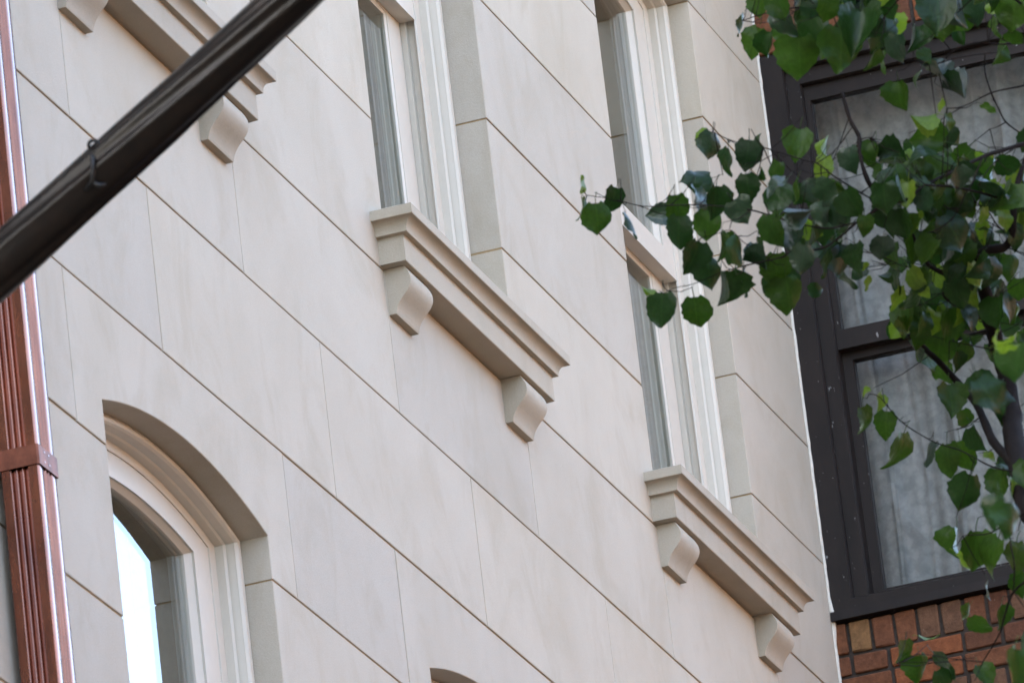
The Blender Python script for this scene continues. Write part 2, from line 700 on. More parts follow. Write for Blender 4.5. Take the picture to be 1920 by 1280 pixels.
# core wall behind the slabs (shows only in the joints), with holes for the windows
core = MB()
xb = sorted({XL0} | {v for q in UPW + LOW for v in (q[0] - .004, q[1] + .004)} | {PX})
zb = sorted({5.52, Z_SILL_L - .05, Z_SPR_L + RISE + .03, Z_SILL_U - .05, Z_SPR_U + RISE + .03, 12.12})


def is_hole(x, z):
    for q in LOW:
        if q[0] - .005 < x < q[1] + .005 and Z_SILL_L - .05 < z < Z_SPR_L + RISE + .03:
            return True
    for q in UPW:
        if q[0] - .005 < x < q[1] + .005 and Z_SILL_U - .05 < z < Z_SPR_U + RISE + .03:
            return True
    return False


for x0, x1 in zip(xb[:-1], xb[1:]):
    for z0, z1 in zip(zb[:-1], zb[1:]):
        if not is_hole((x0 + x1) / 2, (z0 + z1) / 2):
            core.box((x0, 0.004, z0), (x1, 0.34, z1))
bobj('mortar_bed', core, M['joint'])
for nm, (a, b) in {'plinth_wall': ((8, 0.002, 0), (PX, 0.34, 5.517)), 'side_wall': ((8, 0.001, 5.52), (XL0 - .004, 0.34, 12.117)),
                   'parapet': ((8, 0.002, 12.123), (PX, 0.34, 13.3))}.items():
    q = MB()
    q.box(a, b)
    bobj(nm, q, M['stone'])
q = MB()
q.box((8, -0.22, 13.303), (PX, 0.40, 13.5))
q.box((8, -0.12, 13.20), (PX, 0.30, 13.30))
bobj('cornice', q, M['trim'])
q = MB()
q.box((8.0, 0.345, 0), (8.3, 9.0, 13.2))
q.box((21.9, 0.345, 0), (PX, 9.0, 13.2))
q.box((8.3, 8.7, 0), (21.9, 9.0, 13.2))
q.box((8.3, 0.345, 8.32), (21.9, 8.7, 8.55))
q.box((8.3, 0.345, 5.2), (21.9, 8.7, 5.45))
q.box((8.3, 3.6, 5.45), (21.9, 3.8, 8.32))
q.box((8.3, 3.6, 8.55), (21.9, 3.8, 12.0))
bobj('inner_wall', q, M['room'])
q = MB()
q.box((8, 0.35, 12.0), (PX, 9.0, 12.2))
bobj('roof', q, M['roof'])

# ---- windows: swept frame (right half profile: set-in o, depth y measured from the reveal)
PROF = [(-0.004, 0.0), (0.0, -0.003), (0.016, -0.008), (0.028, -0.006), (0.034, 0.001), (0.034, 0.005), (0.037, 0.012), (0.037, 0.021), (0.043, 0.026),
        (0.045, 0.045), (0.052, 0.046), (0.080, 0.047), (0.082, 0.052), (0.066, 0.056), (0.066, 0.075), (0.082, 0.077), (0.082, 0.150)]


def path(xl, xr, zb_, zs, rise, o, arch=True, ztop=None, n=18):
    if arch:
        ar = arch_pts(xl, xr, zs, rise, o, n)
        return [(xl + o, zb_)] + ar + [(xr - o, zb_)]
    return [(xl + o, zb_), (xl + o, ztop - o), (xr - o, ztop - o), (xr - o, zb_)]


def ring(outer, inner, inner2, y0, y1, mould):
    """closed sash frame: flat face between two loops (x,z), moulded slope to the third loop, square back"""
    mb = MB()
    rows = [[(p[0], y0, p[1]) for p in outer], [(p[0], y0, p[1]) for p in inner], [(p[0], y0 + mould * .3, p[1]) for p in inner],
            [(p[0], y0 + mould, p[1]) for p in inner2], [(p[0], y1, p[1]) for p in inner2], [(p[0], y1, p[1]) for p in outer], [(p[0], y0, p[1]) for p in outer]]
    mb.grid(rows, True)
    return mb


def make_window(xl, xr, zsill, zspr, rev, part='window'):
    zb_ = zsill + 0.004
    mb = MB()
    rows = [[(p[0], rev + y, p[1]) for p in path(xl, xr, zb_ if o > 0.02 else zb_, zspr, RISE, o)] for o, y in PROF]
    mb.grid(rows)
    fr = bobj(part, mb, M['white'])
    sharp_smooth(fr.data, 0.45)
    # subsill of the frame
    s = MB()
    s.box((xl + .004, rev + .01, zsill - .02), (xr - .004, rev + .15, zsill + .028))
    bobj('frame_sill', s, M['white'], parent=fr)
    zmeet = zsill + 0.929            # underside of the meeting rail
    yu = rev + 0.049                 # front of the upper sash
    n = 18

    def head(o, zr):
        return [(xl + o, zr)] + arch_pts(xl, xr, zspr, RISE, o, n) + [(xr - o, zr)]

    def rect(o, z0, z1):
        return [(xl + o, z0), (xl + o, z1), (xr - o, z1), (xr - o, z0)]
    # upper sash with an arched head
    bobj('upper_sash', ring(head(.084, zmeet), head(.184, zmeet + .074), head(.200, zmeet + .086), yu, yu + 0.041, 0.020), M['white'], parent=fr)
    g_ = MB()
    pl = head(.194, zmeet + .080)
    i = g_.grid([[(p[0], yu + .026, p[1]) for p in pl], [(p[0], yu + .032, p[1]) for p in pl]], True)
    m_ = len(pl)
    g_.f.append(tuple(range(i, i + m_)))
    g_.f.append(tuple(range(i + m_, i + 2 * m_)))
    bobj('glass_pane', g_, M['glass'], parent=fr)
    # lower sash
    yl = rev + 0.092
    bobj('lower_sash', ring(rect(.084, zsill + .03, zmeet + .045), rect(.190, zsill + .115, zmeet - .006), rect(.200, zsill + .123, zmeet - .014), yl, yl + .042, 0.005), M['white'], parent=fr)
    g_ = MB()
    g_.box((xl + .194, yl + .007, zsill + .117), (xr - .194, yl + .013, zmeet - .008))
    bobj('glass_pane', g_, M['glass'], parent=fr)
    return fr


for (xl, xr), rev in zip(UPW, (0.080, 0.089, 0.067)):
    make_window(xl, xr, Z_SILL_U, Z_SPR_U, rev)
for (xl, xr), rev in zip(LOW, (0.071, 0.071, 0.071)):
    make_window(xl, xr, Z_SILL_L, Z_SPR_L, rev)

# ---- sills: mouldings returned on both ends, carried on two scrolled brackets
SILL = [(0.000, 0.132), (0.001, 0.1335), (0.107, 0.1310), (0.1085, 0.1295), (0.1085, 0.1055), (0.1075, 0.1040),
        (0.101, 0.1030), (0.0945, 0.1005), (0.0890, 0.0960), (0.0850, 0.0900), (0.0825, 0.0830), (0.0815, 0.0760), (0.0815, 0.0715), (0.0805, 0.0705),
        (0.0680, 0.0700), (0.0670, 0.0685), (0.0670, 0.0015), (0.0655, 0.0), (-0.05, 0.0)]
BRK = [(0.0, 0.1200), (0.052, 0.1200), (0.0565, 0.1120), (0.0610, 0.1040), (0.0645, 0.0950), (0.0660, 0.0860), (0.0655, 0.0770), (0.0625, 0.0680), (0.0570, 0.0590),
       (0.0490, 0.0500), (0.0410, 0.0420), (0.0340, 0.0340), (0.0285, 0.0260), (0.0245, 0.0180), (0.0215, 0.0090), (0.0200, 0.0015), (0.0190, 0.0), (0.0, 0.0)]


def make_sill(xl, xr, ztop):
    zb_ = ztop - 0.131
    x0, x1 = xl - 0.105, xr + 0.132
    yb = 0.16
    mb = MB()
    rows = []
    for q, z in SILL:
        d = 0.1085 - q                 # set back from the widest moulding
        d = min(d, 0.1085)
        e = d if q > 0 else 0.1085 * 0.4
        yf = -q if q > 0 else 0.11
        if q <= 0.001:
            e = 0.03
        rows.append([(x0 + e, yb, zb_ + z), (x0 + e, yf, zb_ + z), (x1 - e, yf, zb_ + z), (x1 - e, yb, zb_ + z)])
    mb.grid(rows, True)
    so_ = bobj('window_sill', mb, M['trim'])
    sharp_smooth(so_.data, 0.5)
    for bx in (xl - 0.036, xr - 0.152):
        bm_ = MB()
        c = 0.0012
        wb = 0.168
        prof = [(-0.02, BRK[0][1])] + BRK + [(-0.02, 0.0)]
        zk = zb_ - 0.1215
        def shrink(k):
            return [(y - k if y > 0.01 else y, z + (k if z < 0.004 else 0)) for y, z in prof]
        rows = [[(bx, -y, zk + z) for y, z in shrink(c)], [(bx + c, -y, zk + z) for y, z in prof],
                [(bx + wb - c, -y, zk + z) for y, z in prof], [(bx + wb, -y, zk + z) for y, z in shrink(c)]]
        i = bm_.grid(rows, True)
        k = len(prof)
        bm_.f.append(tuple(range(i, i + k)))
        bm_.f.append(tuple(range(i + 3 * k, i + 4 * k)))
        br = bobj('bracket', bm_, M['trim'], parent=so_)
        sharp_smooth(br.data, 0.5)


for xl, xr in UPW:
    make_sill(xl, xr, Z_SILL_U)
for xl, xr in LOW:
    make_sill(xl, xr, Z_SILL_L)

# ------------------------------------------------------------------ copper downspout
dsx0, dsx1, dsy0, dsy1 = 15.335, 15.442, -0.100, -0.014
ds = empty('downspout', (15.39, -0.05, 5.0), 'fluted copper downspout with a strap, fixed to the limestone front', 'downspout')


def fluted(x0, x1, y0, y1, shoulder=0.26, depth=0.0085, nfl=3):
    """outline of a corrugated rectangular pipe, anticlockwise from above"""
    cs = [(x0, y0), (x1, y0), (x1, y1), (x0, y1)]
    out = []
    for k in range(4):
        a, b = Vector(cs[k]), Vector(cs[(k + 1) % 4])
        d = b - a
        nrm = Vector((-d.y, d.x)).normalized()
        out += [a + d * 0.035]
        n = nfl * 6
        for j in range(n + 1):
            t = shoulder + (1 - 2 * shoulder) * j / n
            out.append(a + d * t + nrm * depth * (0.5 - 0.5 * math.cos(2 * math.pi * j / 6)))
        out += [a + d * 0.965]
    return out


ol = fluted(dsx0, dsx1, dsy0, dsy1)
mb = MB()
i = mb.grid([[(p.x - 15.39, p.y + .05, z) for p in ol] for z in (-4.8, 8.0)], True)
mb.f.append(tuple(range(i + len(ol), i + 2 * len(ol))))
pipe = mb.build('pipe', M['copper'], ds)
sharp_smooth(pipe.data, 0.7)
for zc in (7.575, 10.6, 4.4):
    mb = MB()
    e = 0.004
    x0, x1, y0 = dsx0 - e - 15.39, dsx1 + e - 15.39, dsy0 - e + .05
    loop = [(x0, .05), (x0, y0 + .004), (x0 + .004, y0), (x1 - .004, y0), (x1, y0 + .004), (x1, .05)]
    inn = [(x0 + .0025, .05), (x0 + .0025, y0 + .005), (x0 + .005, y0 + .0025), (x1 - .005, y0 + .0025), (x1 - .0025, y0 + .005), (x1 - .0025, .05)]
    z0, z1 = zc - 5.0 - .022, zc - 5.0 + .022
    mb.grid([[(a, b, z0) for a, b in loop], [(a, b, z1) for a, b in loop], [(a, b, z1) for a, b in inn], [(a, b, z0) for a, b in inn], [(a, b, z0) for a, b in loop]])
    mb.box((x0 - .035, .0455, z0), (x0, .0495, z1))
    mb.box((x1, .0455, z0), (x1 + .035, .0495, z1))
    st = mb.build('strap', M['copper_dull'], ds)
    rv = MB()
    for dz in (-.010, .012):
        for dx in (.035, .06):
            rv.tube([(x0 + dx, y0 - .0008, zc - 5 + dz), (x0 + dx, y0 + .001, zc - 5 + dz)], 0.0026, 6)
    rv.build('rivet', M['copper'], st)

# ------------------------------------------------------------------ brick building with its dark sash window
bk = empty('brick_building', (XE, -0.7, 0), 'red brick house stepping forward beside the limestone front', 'building')
bko = Vector((XE, -0.7, 0))


def kobj(name, mb, m, parent=None, smooth=False):
    c = Vector((0, 0, 0))
    for v in mb.v:
        c += Vector(v)
    c /= len(mb.v)
    o = mb.build(name, m, None, smooth, tuple(c))
    par = parent or bk
    o.parent = par
    o.location = c - wloc(par)
    return o


YC = -1.30                                   # street corner of the brick house
WZ0, WZ1 = 9.226, 11.005                      # window frame opening
WY0, WY1 = -0.006, -1.00
q = MB()
for (y0, y1, z0, z1) in ((YC + .012, 0, 0.0, 8.62), (YC + .012, 0, 11.56, 13.0)):
    q.box((XE + .002, y0, z0), (XE + .30, y1, z1))
kobj('plain_wall', q, M['brick_far'])
q = MB()
q.box((XE - .002, YC - .008, 0), (34, YC + .0015, 13.0))
q.box((XE + .301, YC + .0045, 0), (34, YC + .30, 13.0))
kobj('front_wall', q, M['brick_far'])
q = MB()
q.box((XE + .004, YC + .012, 8.62), (XE + .296, -.001, WZ0 - .012))
q.box((XE + .004, YC + .012, WZ1 + .004), (XE + .296, -.001, 11.56))
q.box((XE + .004, YC + .012, WZ0 - .012), (XE + .296, WY1 - .004, WZ1 + .004))
kobj('mortar_bed', q, M['mortar'])
q = MB()
q.box((XE + .3, 0.0, 0), (34, .2, 13.0))
q.box((33.7, YC + .3, 0), (34, 0, 13.0))
q.box((XE + 3.0, YC + .3, 8.6), (XE + 3.2, 0, 12.8))
q.box((XE + .3, YC + .3, 8.6), (34, 0, 8.75))
q.box((XE + .3, .2, 0), (XE + .5, 9.0, 13.0))
kobj('inner_wall', q, M['room'])
q = MB()
q.box((XE - .05, YC - .05, 13.003), (34, 9.0, 13.2))
kobj('roof', q, M['roof'])

bcache = {}


def brick(y0, y1, z0, z1):
    """a single brick in the wall plane; y0 > y1 (towards the street is negative)"""
    w_, h_ = round(abs(y1 - y0), 4), round(z1 - z0, 4)
    k = rnd.randrange(3)
    key = (w_, h_, k)
    if key not in bcache:
        rr = random.Random(hash(key) & 0xffff)
        bm = bmesh.new()
        bmesh.ops.create_cube(bm, size=1)
        for v in bm.verts:
            v.co = Vector((v.co.x * .09, v.co.y * w_, v.co.z * h_))
        bmesh.ops.bevel(bm, geom=bm.edges[:] , offset=0.003, segments=1, affect='EDGES')
        for v in bm.verts:
            v.co += Vector((rr.uniform(-.0012, .0012), rr.uniform(-.0012, .0012), rr.uniform(-.0012, .0012)))
        me = bpy.data.meshes.new('brick')
        bm.to_mesh(me)
        bm.free()
        me.materials.append(M['brick'])
        bcache[key] = me
    o = obj('brick', bcache[key], None, bk)
    o.location = Vector((XE - .007 + rnd.uniform(-.002, .002) + .045, (y0 + y1) / 2, (z0 + z1) / 2)) - bko
    o.rotation_euler = (rnd.uniform(-.006, .006), 0, rnd.uniform(-.006, .006))


# rowlock course under the window, then header and stretcher courses
z1 = WZ0 - .012
y = -.003
first = True
while y > YC + .03:
    wd = 0.034 if first else 0.0585
    brick(y, y - wd, z1 - .092, z1)
    y -= wd + .0112
    first = False
zz = z1 - .092 - .011
for c in range(7):
    y = -.003
    off = 0
    k = c
    while y > YC + .02:
        if c % 2 == 0:
            wd = (0.034, 0.100, 0.215, 0.105, 0.215)[off] if off < 5 else (0.1 if off % 2 else 0.203)
        else:
            wd = 0.150 if off == 0 else 0.203
        wd = min(wd, y - (YC + .004))
        if wd > .02:
            brick(y, y - wd, zz - .053, zz)
        y -= wd + .0112
        off += 1
    zz -= .053 + .0112
# above the window: soldier lintel course and stretchers
z0 = WZ1 + .010
y = -.003
while y > YC + .03:
    brick(y, y - .0585, z0, z0 + .203)
    y -= .0585 + .0112
z0 += .203 + .0112
for c in range(5):
    y = -.003
    off = 0
    while y > YC + .02:
        wd = .1 if (c % 2 and off == 0) else .203
        wd = min(wd, y - (YC + .004))
        if wd > .02:
            brick(y, y - wd, z0, z0 + .053)
        y -= wd + .0112
        off += 1
    z0 += .053 + .0112
# bricks beside the window on the street side
z0 = WZ0
c = 0
while z0 < WZ1 - .03:
    y = WY1 - .012
    for wd in ((.203, .1) if c % 2 else (.1, .203)):
        wd = min(wd, y - (YC + .004))
        brick(y, y - wd, z0, z0 + .053)
        y -= wd + .0112
    z0 += .0642
    c += 1


def yz_ring(y0, y1, z0, z1, wl, wr, wb, wt, x0, x1, bead=0.0):
    """rectangular frame in the plane of the brick wall"""
    mb = MB()
    out = [(y0, z0), (y1, z0), (y1, z1), (y0, z1)]
    inn = [(y0 - wl, z0 + wb), (y1 + wr, z0 + wb), (y1 + wr, z1 - wt), (y0 - wl, z1 - wt)]
    c = 0.002
    rows = [[(x0, a, b) for a, b in out], [(x0, a, b) for a, b in inn],
            [(x0 + .004 + bead, a + (-bead if k in (0, 3) else bead), b + (bead if k in (0, 1) else -bead)) for k, (a, b) in enumerate(inn)],
            [(x1, a + (-bead if k in (0, 3) else bead), b + (bead if k in (0, 1) else -bead)) for k, (a, b) in enumerate(inn)],
            [(x1, a, b) for a, b in out], [(x0, a, b) for a, b in out]]
    mb.grid(rows, True)
    return mb


win = kobj('window', yz_ring(WY0, WY1, WZ0 + .026, WZ1, .062, .062, .03, .05, XE - .012, XE + .07, .004), M['frame_dark'])
kobj('frame_moulding', yz_ring(WY0 - .066, WY1 + .066, WZ0 + .05, WZ1 - .054, .040, .040, .016, .045, XE + .012, XE + .10, .004), M['frame_dark'], win)
q = MB()
q.grid([[(XE + .06, WY0 + .003, WZ0 + .030), (XE - .028, WY0 + .003, WZ0 + .022), (XE - .030, WY0 + .003, WZ0 - .006), (XE + .06, WY0 + .003, WZ0 - .006)],
        [(XE + .06, WY1 - .02, WZ0 + .030), (XE - .028, WY1 - .02, WZ0 + .022), (XE - .030, WY1 - .02, WZ0 - .006), (XE + .06, WY1 - .02, WZ0 - .006)]], True)
q.f += [(0, 1, 2, 3), (4, 5, 6, 7)]
kobj('sill_board', q, M['frame_dark'], win)
SY0, SY1 = WY0 - .106, WY1 + .106
ZM = 10.062                                   # underside of the meeting rail
kobj('upper_sash', yz_ring(SY0, SY1, ZM, WZ1 - .10, .020, .020, .060, .050, XE + .034, XE + .068, .002), M['frame_dark'], win)
kobj('lower_sash', yz_ring(SY0, SY1, WZ0 + .066, ZM + .03, .034, .034, .028, .055, XE + .072, XE + .106, .002), M['frame_dark'], win)
q = MB()
q.box((XE + .050, SY1 + .012, ZM + .05), (XE + .054, SY0 - .012, WZ1 - .14))
kobj('glass_pane', q, M['glass_old'], win)
q = MB()
q.box((XE + .088, SY1 + .02, WZ0 + .085), (XE + .092, SY0 - .02, ZM + .0))
kobj('glass_pane', q, M['glass_old'], win)
# weathered bead of sealant between the limestone edge and the dark frame
mb = MB()
rows = []
rr = random.Random(5)
for k in range(120):
    z = 8.7 + k * .024
    wv = .0018 + rr.uniform(-.0012, .0012) + (.006 * math.exp(-((z - 9.23) / .04) ** 2))
    rows.append([(XE - .016 - rr.uniform(0, .003), .002, z), (XE - .019 - rr.uniform(0, .003), -wv * .6, z), (XE - .013, -wv - .004, z), (XE - .004, -wv - .004, z)])
mb.grid(rows)
cb = kobj('sealant_bead', mb, M['caulk'], None, True)


# lace curtains hanging behind the panes
def curtain(name, y0, y1, z0, z1, x, seed, label):
    rr = random.Random(seed)
    mb = MB()
    ph = [(rr.uniform(0, 6.3), rr.uniform(30, 70), rr.uniform(.003, .008)) for _ in range(5)]
    rows = []
    for i in range(170):
        y = y0 + (y1 - y0) * i / 169
        row = []
        for j in range(24):
            z = z0 + (z1 - z0) * j / 23
            yw = y + .018 * math.sin(1.7 * z + 9 * y) + .006 * math.sin(6 * z)
            d = sum(a * math.sin(f * yw + p) for p, f, a in ph)
            d += .042 * (abs(math.sin(15 * yw + .6 + 1.3 * math.sin(5 * y))) ** .45 - .6) + .022 * (abs(math.sin(31 * yw + 1.9)) ** .5 - .6)   # pleats
            row.append((x + d, y, z))
        rows.append(row)
    mb.grid(rows)
    n = len(mb.v)
    o = mb.build(name, M['lace'], None, True, (x, (y0 + y1) / 2, z0))
    md = o.modifiers.new('cloth', 'SOLIDIFY')
    md.thickness = .0015
    tag(o, label, 'curtain')
    return o


curtain('lace_curtain', -.04, -0.97, 9.25, 10.93, XE + .20, 3, 'gathered grey lace curtain hanging behind the dark framed window')

# ------------------------------------------------------------------ furled dark banner pole
XP = 12.0
pA, pB = on_x(0, 498, XP), on_x(541, 0, XP)
ax_ = (pB - pA)
LV = ax_.length
ax_.normalize()
back = pA.y / -ax_.y                           # distance from pA back to the wall plane (y = 0)
pole = empty('furled_banner_pole', tuple(pA + ax_ * (pA.y / -ax_.y) * 1.0), 'dark furled banner on a pole slanting across the upper left', 'pole')
po = Vector(pole.location)
s_wall = (0 - pA.y) / ax_.y                    # signed parameter where the axis meets the wall
pole.location = pA + ax_ * s_wall
po = Vector(pole.location)
dist = 13.33
e1 = (-FV - ax_ * (-FV).dot(ax_)).normalized()   # towards the viewer's side
e2 = ax_.cross(e1)
if e2.z < 0:
    e2 = -e2                                   # upper edge in the picture
mb = MB()
rows = []
s0, s1 = s_wall + .16, LV + 1.5
rr = random.Random(11)
nst = 110
SEG = 56
for k in range(nst):
    s = s0 + (s1 - s0) * k / (nst - 1)
    t = s / LV
    r0 = (.0485 - .0072 * t) * (1 + .012 * math.sin(9 * s) + .01 * math.sin(21 * s + 1))
    if s > s1 - .06:
        r0 *= max(.25, (s1 - s) / .06)
    row = []
    for j in range(SEG):
        f = 2 * math.pi * j / SEG              # 0 = towards viewer, +90 = upper edge
        tw = math.radians(30 - 48 * t)         # the main fold turns slowly round the pole
        d = 0
        for off, wd, am in ((0, .10, .13), (.62, .12, .10), (-1.5, .2, .10), (2.2, .15, .12), (3.6, .2, .10)):
            a = (f - tw - off + math.pi) % (2 * math.pi) - math.pi
            d += am * math.exp(-abs(a) / wd)
            d -= .07 * math.exp(-((a - .26) / .16) ** 2)
        r = r0 * (.95 + d)
        row.append(pA + ax_ * s + (e1 * math.cos(f) + e2 * math.sin(f)) * r - po)
    rows.append(row)
i = mb.grid(rows, True)
mb.f.append(tuple(range(i, i + SEG)))
mb.f.append(tuple(range(i + (nst - 1) * SEG, i + nst * SEG)))
cl = mb.build('furled_cloth', M['cloth'], pole, True)
mb = MB()
mb.tube([(0, 0, 0), ax_ * (s1 - s_wall + .12)], [.027, .017], 14)
mb.build('staff', M['wood'], pole, True)
mb = MB()
mb.tube([(0, .03, 0), (0, -.012, 0)], .075, 20)
mb.tube([ax_ * .0, ax_ * .2], .038, 16)
mb.build('wall_socket', M['iron'], pole)
# cleat with its loop of cord
mb = MB()
c0 = pA + ax_ * (0.375 * LV) - po


def cl_pt(a, b, c):
    return c0 + ax_ * a + e2 * b + e1 * c


mb.tube([cl_pt(-.004, .030, .030), cl_pt(-.010, .022, .046), cl_pt(-.020, .008, .056), cl_pt(-.034, -.004, .052), cl_pt(-.052, -.006, .047)], [.0035, .0045, .0045, .0045, .003], 8)
mb.tube([cl_pt(-.034, -.004, .050), cl_pt(-.030, -.016, .052), cl_pt(-.020, -.022, .050)], [.0045, .0045, .0025], 8)
mb.build('cleat', M['iron'], pole, True)
mb = MB()
mb.tube([cl_pt(.006 + .009 * math.cos(a), .040 + .009 * math.sin(a), .012 + .008 * math.cos(a)) for a in [k * math.pi * 2 / 16 for k in range(17)]], .0030, 7)
mb.build('cord_loop', M['iron'], pole, True)

# ------------------------------------------------------------------ street tree
tree_base = at_depth(1960, 960, 16.1)
tree = empty('street_tree', (tree_base.x + .05, tree_base.y - .1, 0.12), 'broad leaved street tree reaching in front of the brick house', 'tree')
to = Vector(tree.location)


def dep(u, v, off=0.0):
    return 16.0 + off + .22 * math.sin(u / 160.0 + v / 240.0) + .12 * math.sin(v / 90.0)


PXM = 16.0 / LENS_PX                           # metres per picture pixel at the tree
BR = [  # (depth offset, [(u, v)...], start radius px, end radius px)
    (0.00, [(1960, 262), (1920, 270), (1882, 281), (1845, 293), (1798, 317), (1736, 347), (1699, 374), (1654, 385), (1631, 401), (1602, 420), (1569, 449), (1539, 466), (1480, 474), (1467, 482), (1400, 497), (1386, 501), (1356, 509)], 7.5, 1.4),
    (0.00, [(1654, 385), (1600, 353), (1562, 329), (1532, 306), (1506, 300), (1444, 280), (1400, 272), (1360, 259), (1336, 246)], 3.2, 1.1),
    (0.02, [(1610, 415), (1557, 428), (1510, 422), (1454, 407), (1409, 394), (1355, 387), (1300, 384), (1257, 385), (1209, 387), (1164, 377), (1126, 370), (1100, 366)], 3.2, 1.0),
    (0.10, [(1664, 383), (1637, 355), (1622, 325), (1611, 284), (1611, 257), (1600, 236), (1592, 220), (1579, 174)], 10, 5.5),
    (0.10, [(1612, 262), (1622, 259), (1630, 258)], 2.6, 1.2),
    (-.05, [(1736, 347), (1789, 351), (1841, 362), (1879, 372), (1925, 368), (1960, 372)], 3.5, 4.5),
    (0.05, [(1975, 1010), (1925, 950), (1911, 885), (1899, 806), (1897, 760), (1882, 692), (1871, 655), (1863, 620), (1853, 590), (1850, 558), (1840, 522), (1836, 489), (1850, 470), (1886, 462), (1899, 427), (1901, 380), (1912, 330), (1935, 262)], 46, 8),
    (0.05, [(1842, 528), (1815, 524), (1780, 515), (1745, 500), (1725, 470), (1712, 440)], 17, 4),
    (0.03, [(1912, 885), (1888, 857), (1863, 828), (1848, 796), (1835, 765), (1824, 749), (1795, 716), (1761, 679), (1740, 660), (1720, 640)], 19, 11),
    (0.00, [(1826, 752), (1832, 742)], 3, 2),
    (0.02, [(1856, 602), (1826, 590), (1800, 575), (1774, 560), (1768, 548)], 9, 3),
    (0.10, [(1960, 70), (1920, 78), (1882, 83), (1824, 81), (1785, 98), (1764, 118), (1735, 118), (1712, 114)], 3.6, 1.6),
    (0.10, [(1764, 118), (1798, 108), (1845, 101), (1870, 99)], 2.2, 1.4),
    (0.15, [(1960, 150), (1909, 163), (1862, 173), (1821, 193), (1796, 202), (1776, 203)], 3.2, 1.6),
    (0.15, [(1847, 100), (1847, 137), (1860, 178), (1873, 205), (1886, 229), (1920, 254), (1950, 270)], 2.0, 3.0),
    (0.15, [(1886, 229), (1870, 238), (1856, 242)], 2.2, 1.0),
    (-.10, [(1960, 945), (1920, 962), (1888, 981), (1852, 1000), (1825, 1002), (1805, 1004)], 3.2, 1.4),
    (-.05, [(1909, 884), (1880, 880), (1850, 870), (1803, 845), (1756, 830), (1724, 813), (1686, 787), (1650, 745), (1630, 738)], 3.0, 1.2),
    (0.10, [(1980, 60), (1850, -30), (1700, -18), (1581, 8), (1500, 14), (1454, 21), (1426, 28), (1392, 39)], 4.0, 1.2),
    (0.05, [(1700, -18), (1660, 30), (1640, 70)], 2.5, 1.2),
    (0.05, [(1850, -30), (1800, 20), (1770, 45)], 2.5, 1.2),
    (-.20, [(1985, 1030), (1940, 1075), (1900, 1110), (1882, 1160), (1876, 1183), (1860, 1212), (1843, 1240), (1828, 1275)], 4, 1.3),
    (-.20, [(1843, 1240), (1800, 1236), (1760, 1230), (1720, 1226), (1682, 1244)], 2.0, 1.0),
    (-.10, [(1892, 981), (1895, 1020), (1902, 1060), (1900, 1108)], 2.4, 2.0),
    (-.05, [(1843, 294), (1832, 320), (1822, 345), (1808, 368), (1795, 400)], 3, 1.4),
    (-.05, [(1900, 280), (1870, 300), (1848, 325), (1836, 348)], 2.6, 1.4),
    (0.00, [(1725, 470), (1735, 440), (1758, 430), (1785, 410), (1796, 390)], 2.5, 1.5),
    (0.05, [(1890, 464), (1886, 440), (1868, 420), (1852, 395), (1830, 380)], 3, 1.5),
    (0.00, [(1871, 655), (1845, 652), (1800, 643), (1762, 634), (1735, 626)], 2.4, 1.0),
    (0.05, [(1440, 485), (1420, 466), (1395, 455), (1372, 432), (1352, 436), (1318, 446), (1308, 450)], 1.6, 1.0),
    (0.05, [(1368, 429), (1372, 415), (1380, 398)], 1.3, 1.2),
    (0.00, [(1702, 500), (1688, 497), (1652, 480), (1610, 470)], 1.8, 1.0),
    (0.00, [(1356, 509), (1330, 520), (1298, 533), (1268, 539), (1252, 545)], 1.5, 0.9),
]
bsamples = []
for off, pts, ra, rb in BR:
    n = len(pts)
    P3 = [at_depth(u, v, dep(u, v, off)) for u, v in pts]
    # smooth the polyline (Catmull-Rom)
    Q, RR = [], []
    for k in range(n - 1):
        p0, p1, p2, p3 = P3[max(k - 1, 0)], P3[k], P3[k + 1], P3[min(k + 2, n - 1)]
        for j in range(4):
            t = j / 4
            Q.append(.5 * ((2 * p1) + (p2 - p0) * t + (2 * p0 - 5 * p1 + 4 * p2 - p3) * t * t + (3 * p1 - p0 - 3 * p2 + p3) * t ** 3))
            RR.append(ra + (rb - ra) * (k + t) / (n - 1))
    Q.append(P3[-1])
    RR.append(rb)
    RR = [r * (.5 if r > 8 else .62) * PXM * (1 + rnd.uniform(-.12, .12)) for r in RR]
    for q_ in Q:
        bsamples.append(q_)
    mb = MB()
    mb.tube([q_ - to for q_ in Q], RR, 7)
    # little spurs along the wood
    for k in range(3, len(Q) - 2, 7):
        if rnd.random() < .6:
            d = Vector((rnd.uniform(-1, 1), rnd.uniform(-1, 1), rnd.uniform(-.2, 1))).normalized()
            L_ = rnd.uniform(.006, .014)
            mb.tube([Q[k] - to, Q[k] - to + d * L_], [RR[k] * .7, RR[k] * .3], 5)
    mb.build('branch', M['bark'], tree, True)
top = at_depth(1975, 1010, dep(1975, 1010, .05)) - to
mb = MB()
mb.tube([Vector((0, 0, -.1)), Vector((.03, .02, 1.2)), Vector((-.02, .03, 2.8)), Vector((top.x * .5, top.y * .5, 4.4)), Vector((top.x * .9, top.y * .9, top.z - .7)), top],
        [.105, .085, .075, .062, .042, .024], 14)
mb.build('trunk', M['bark'], tree, True)


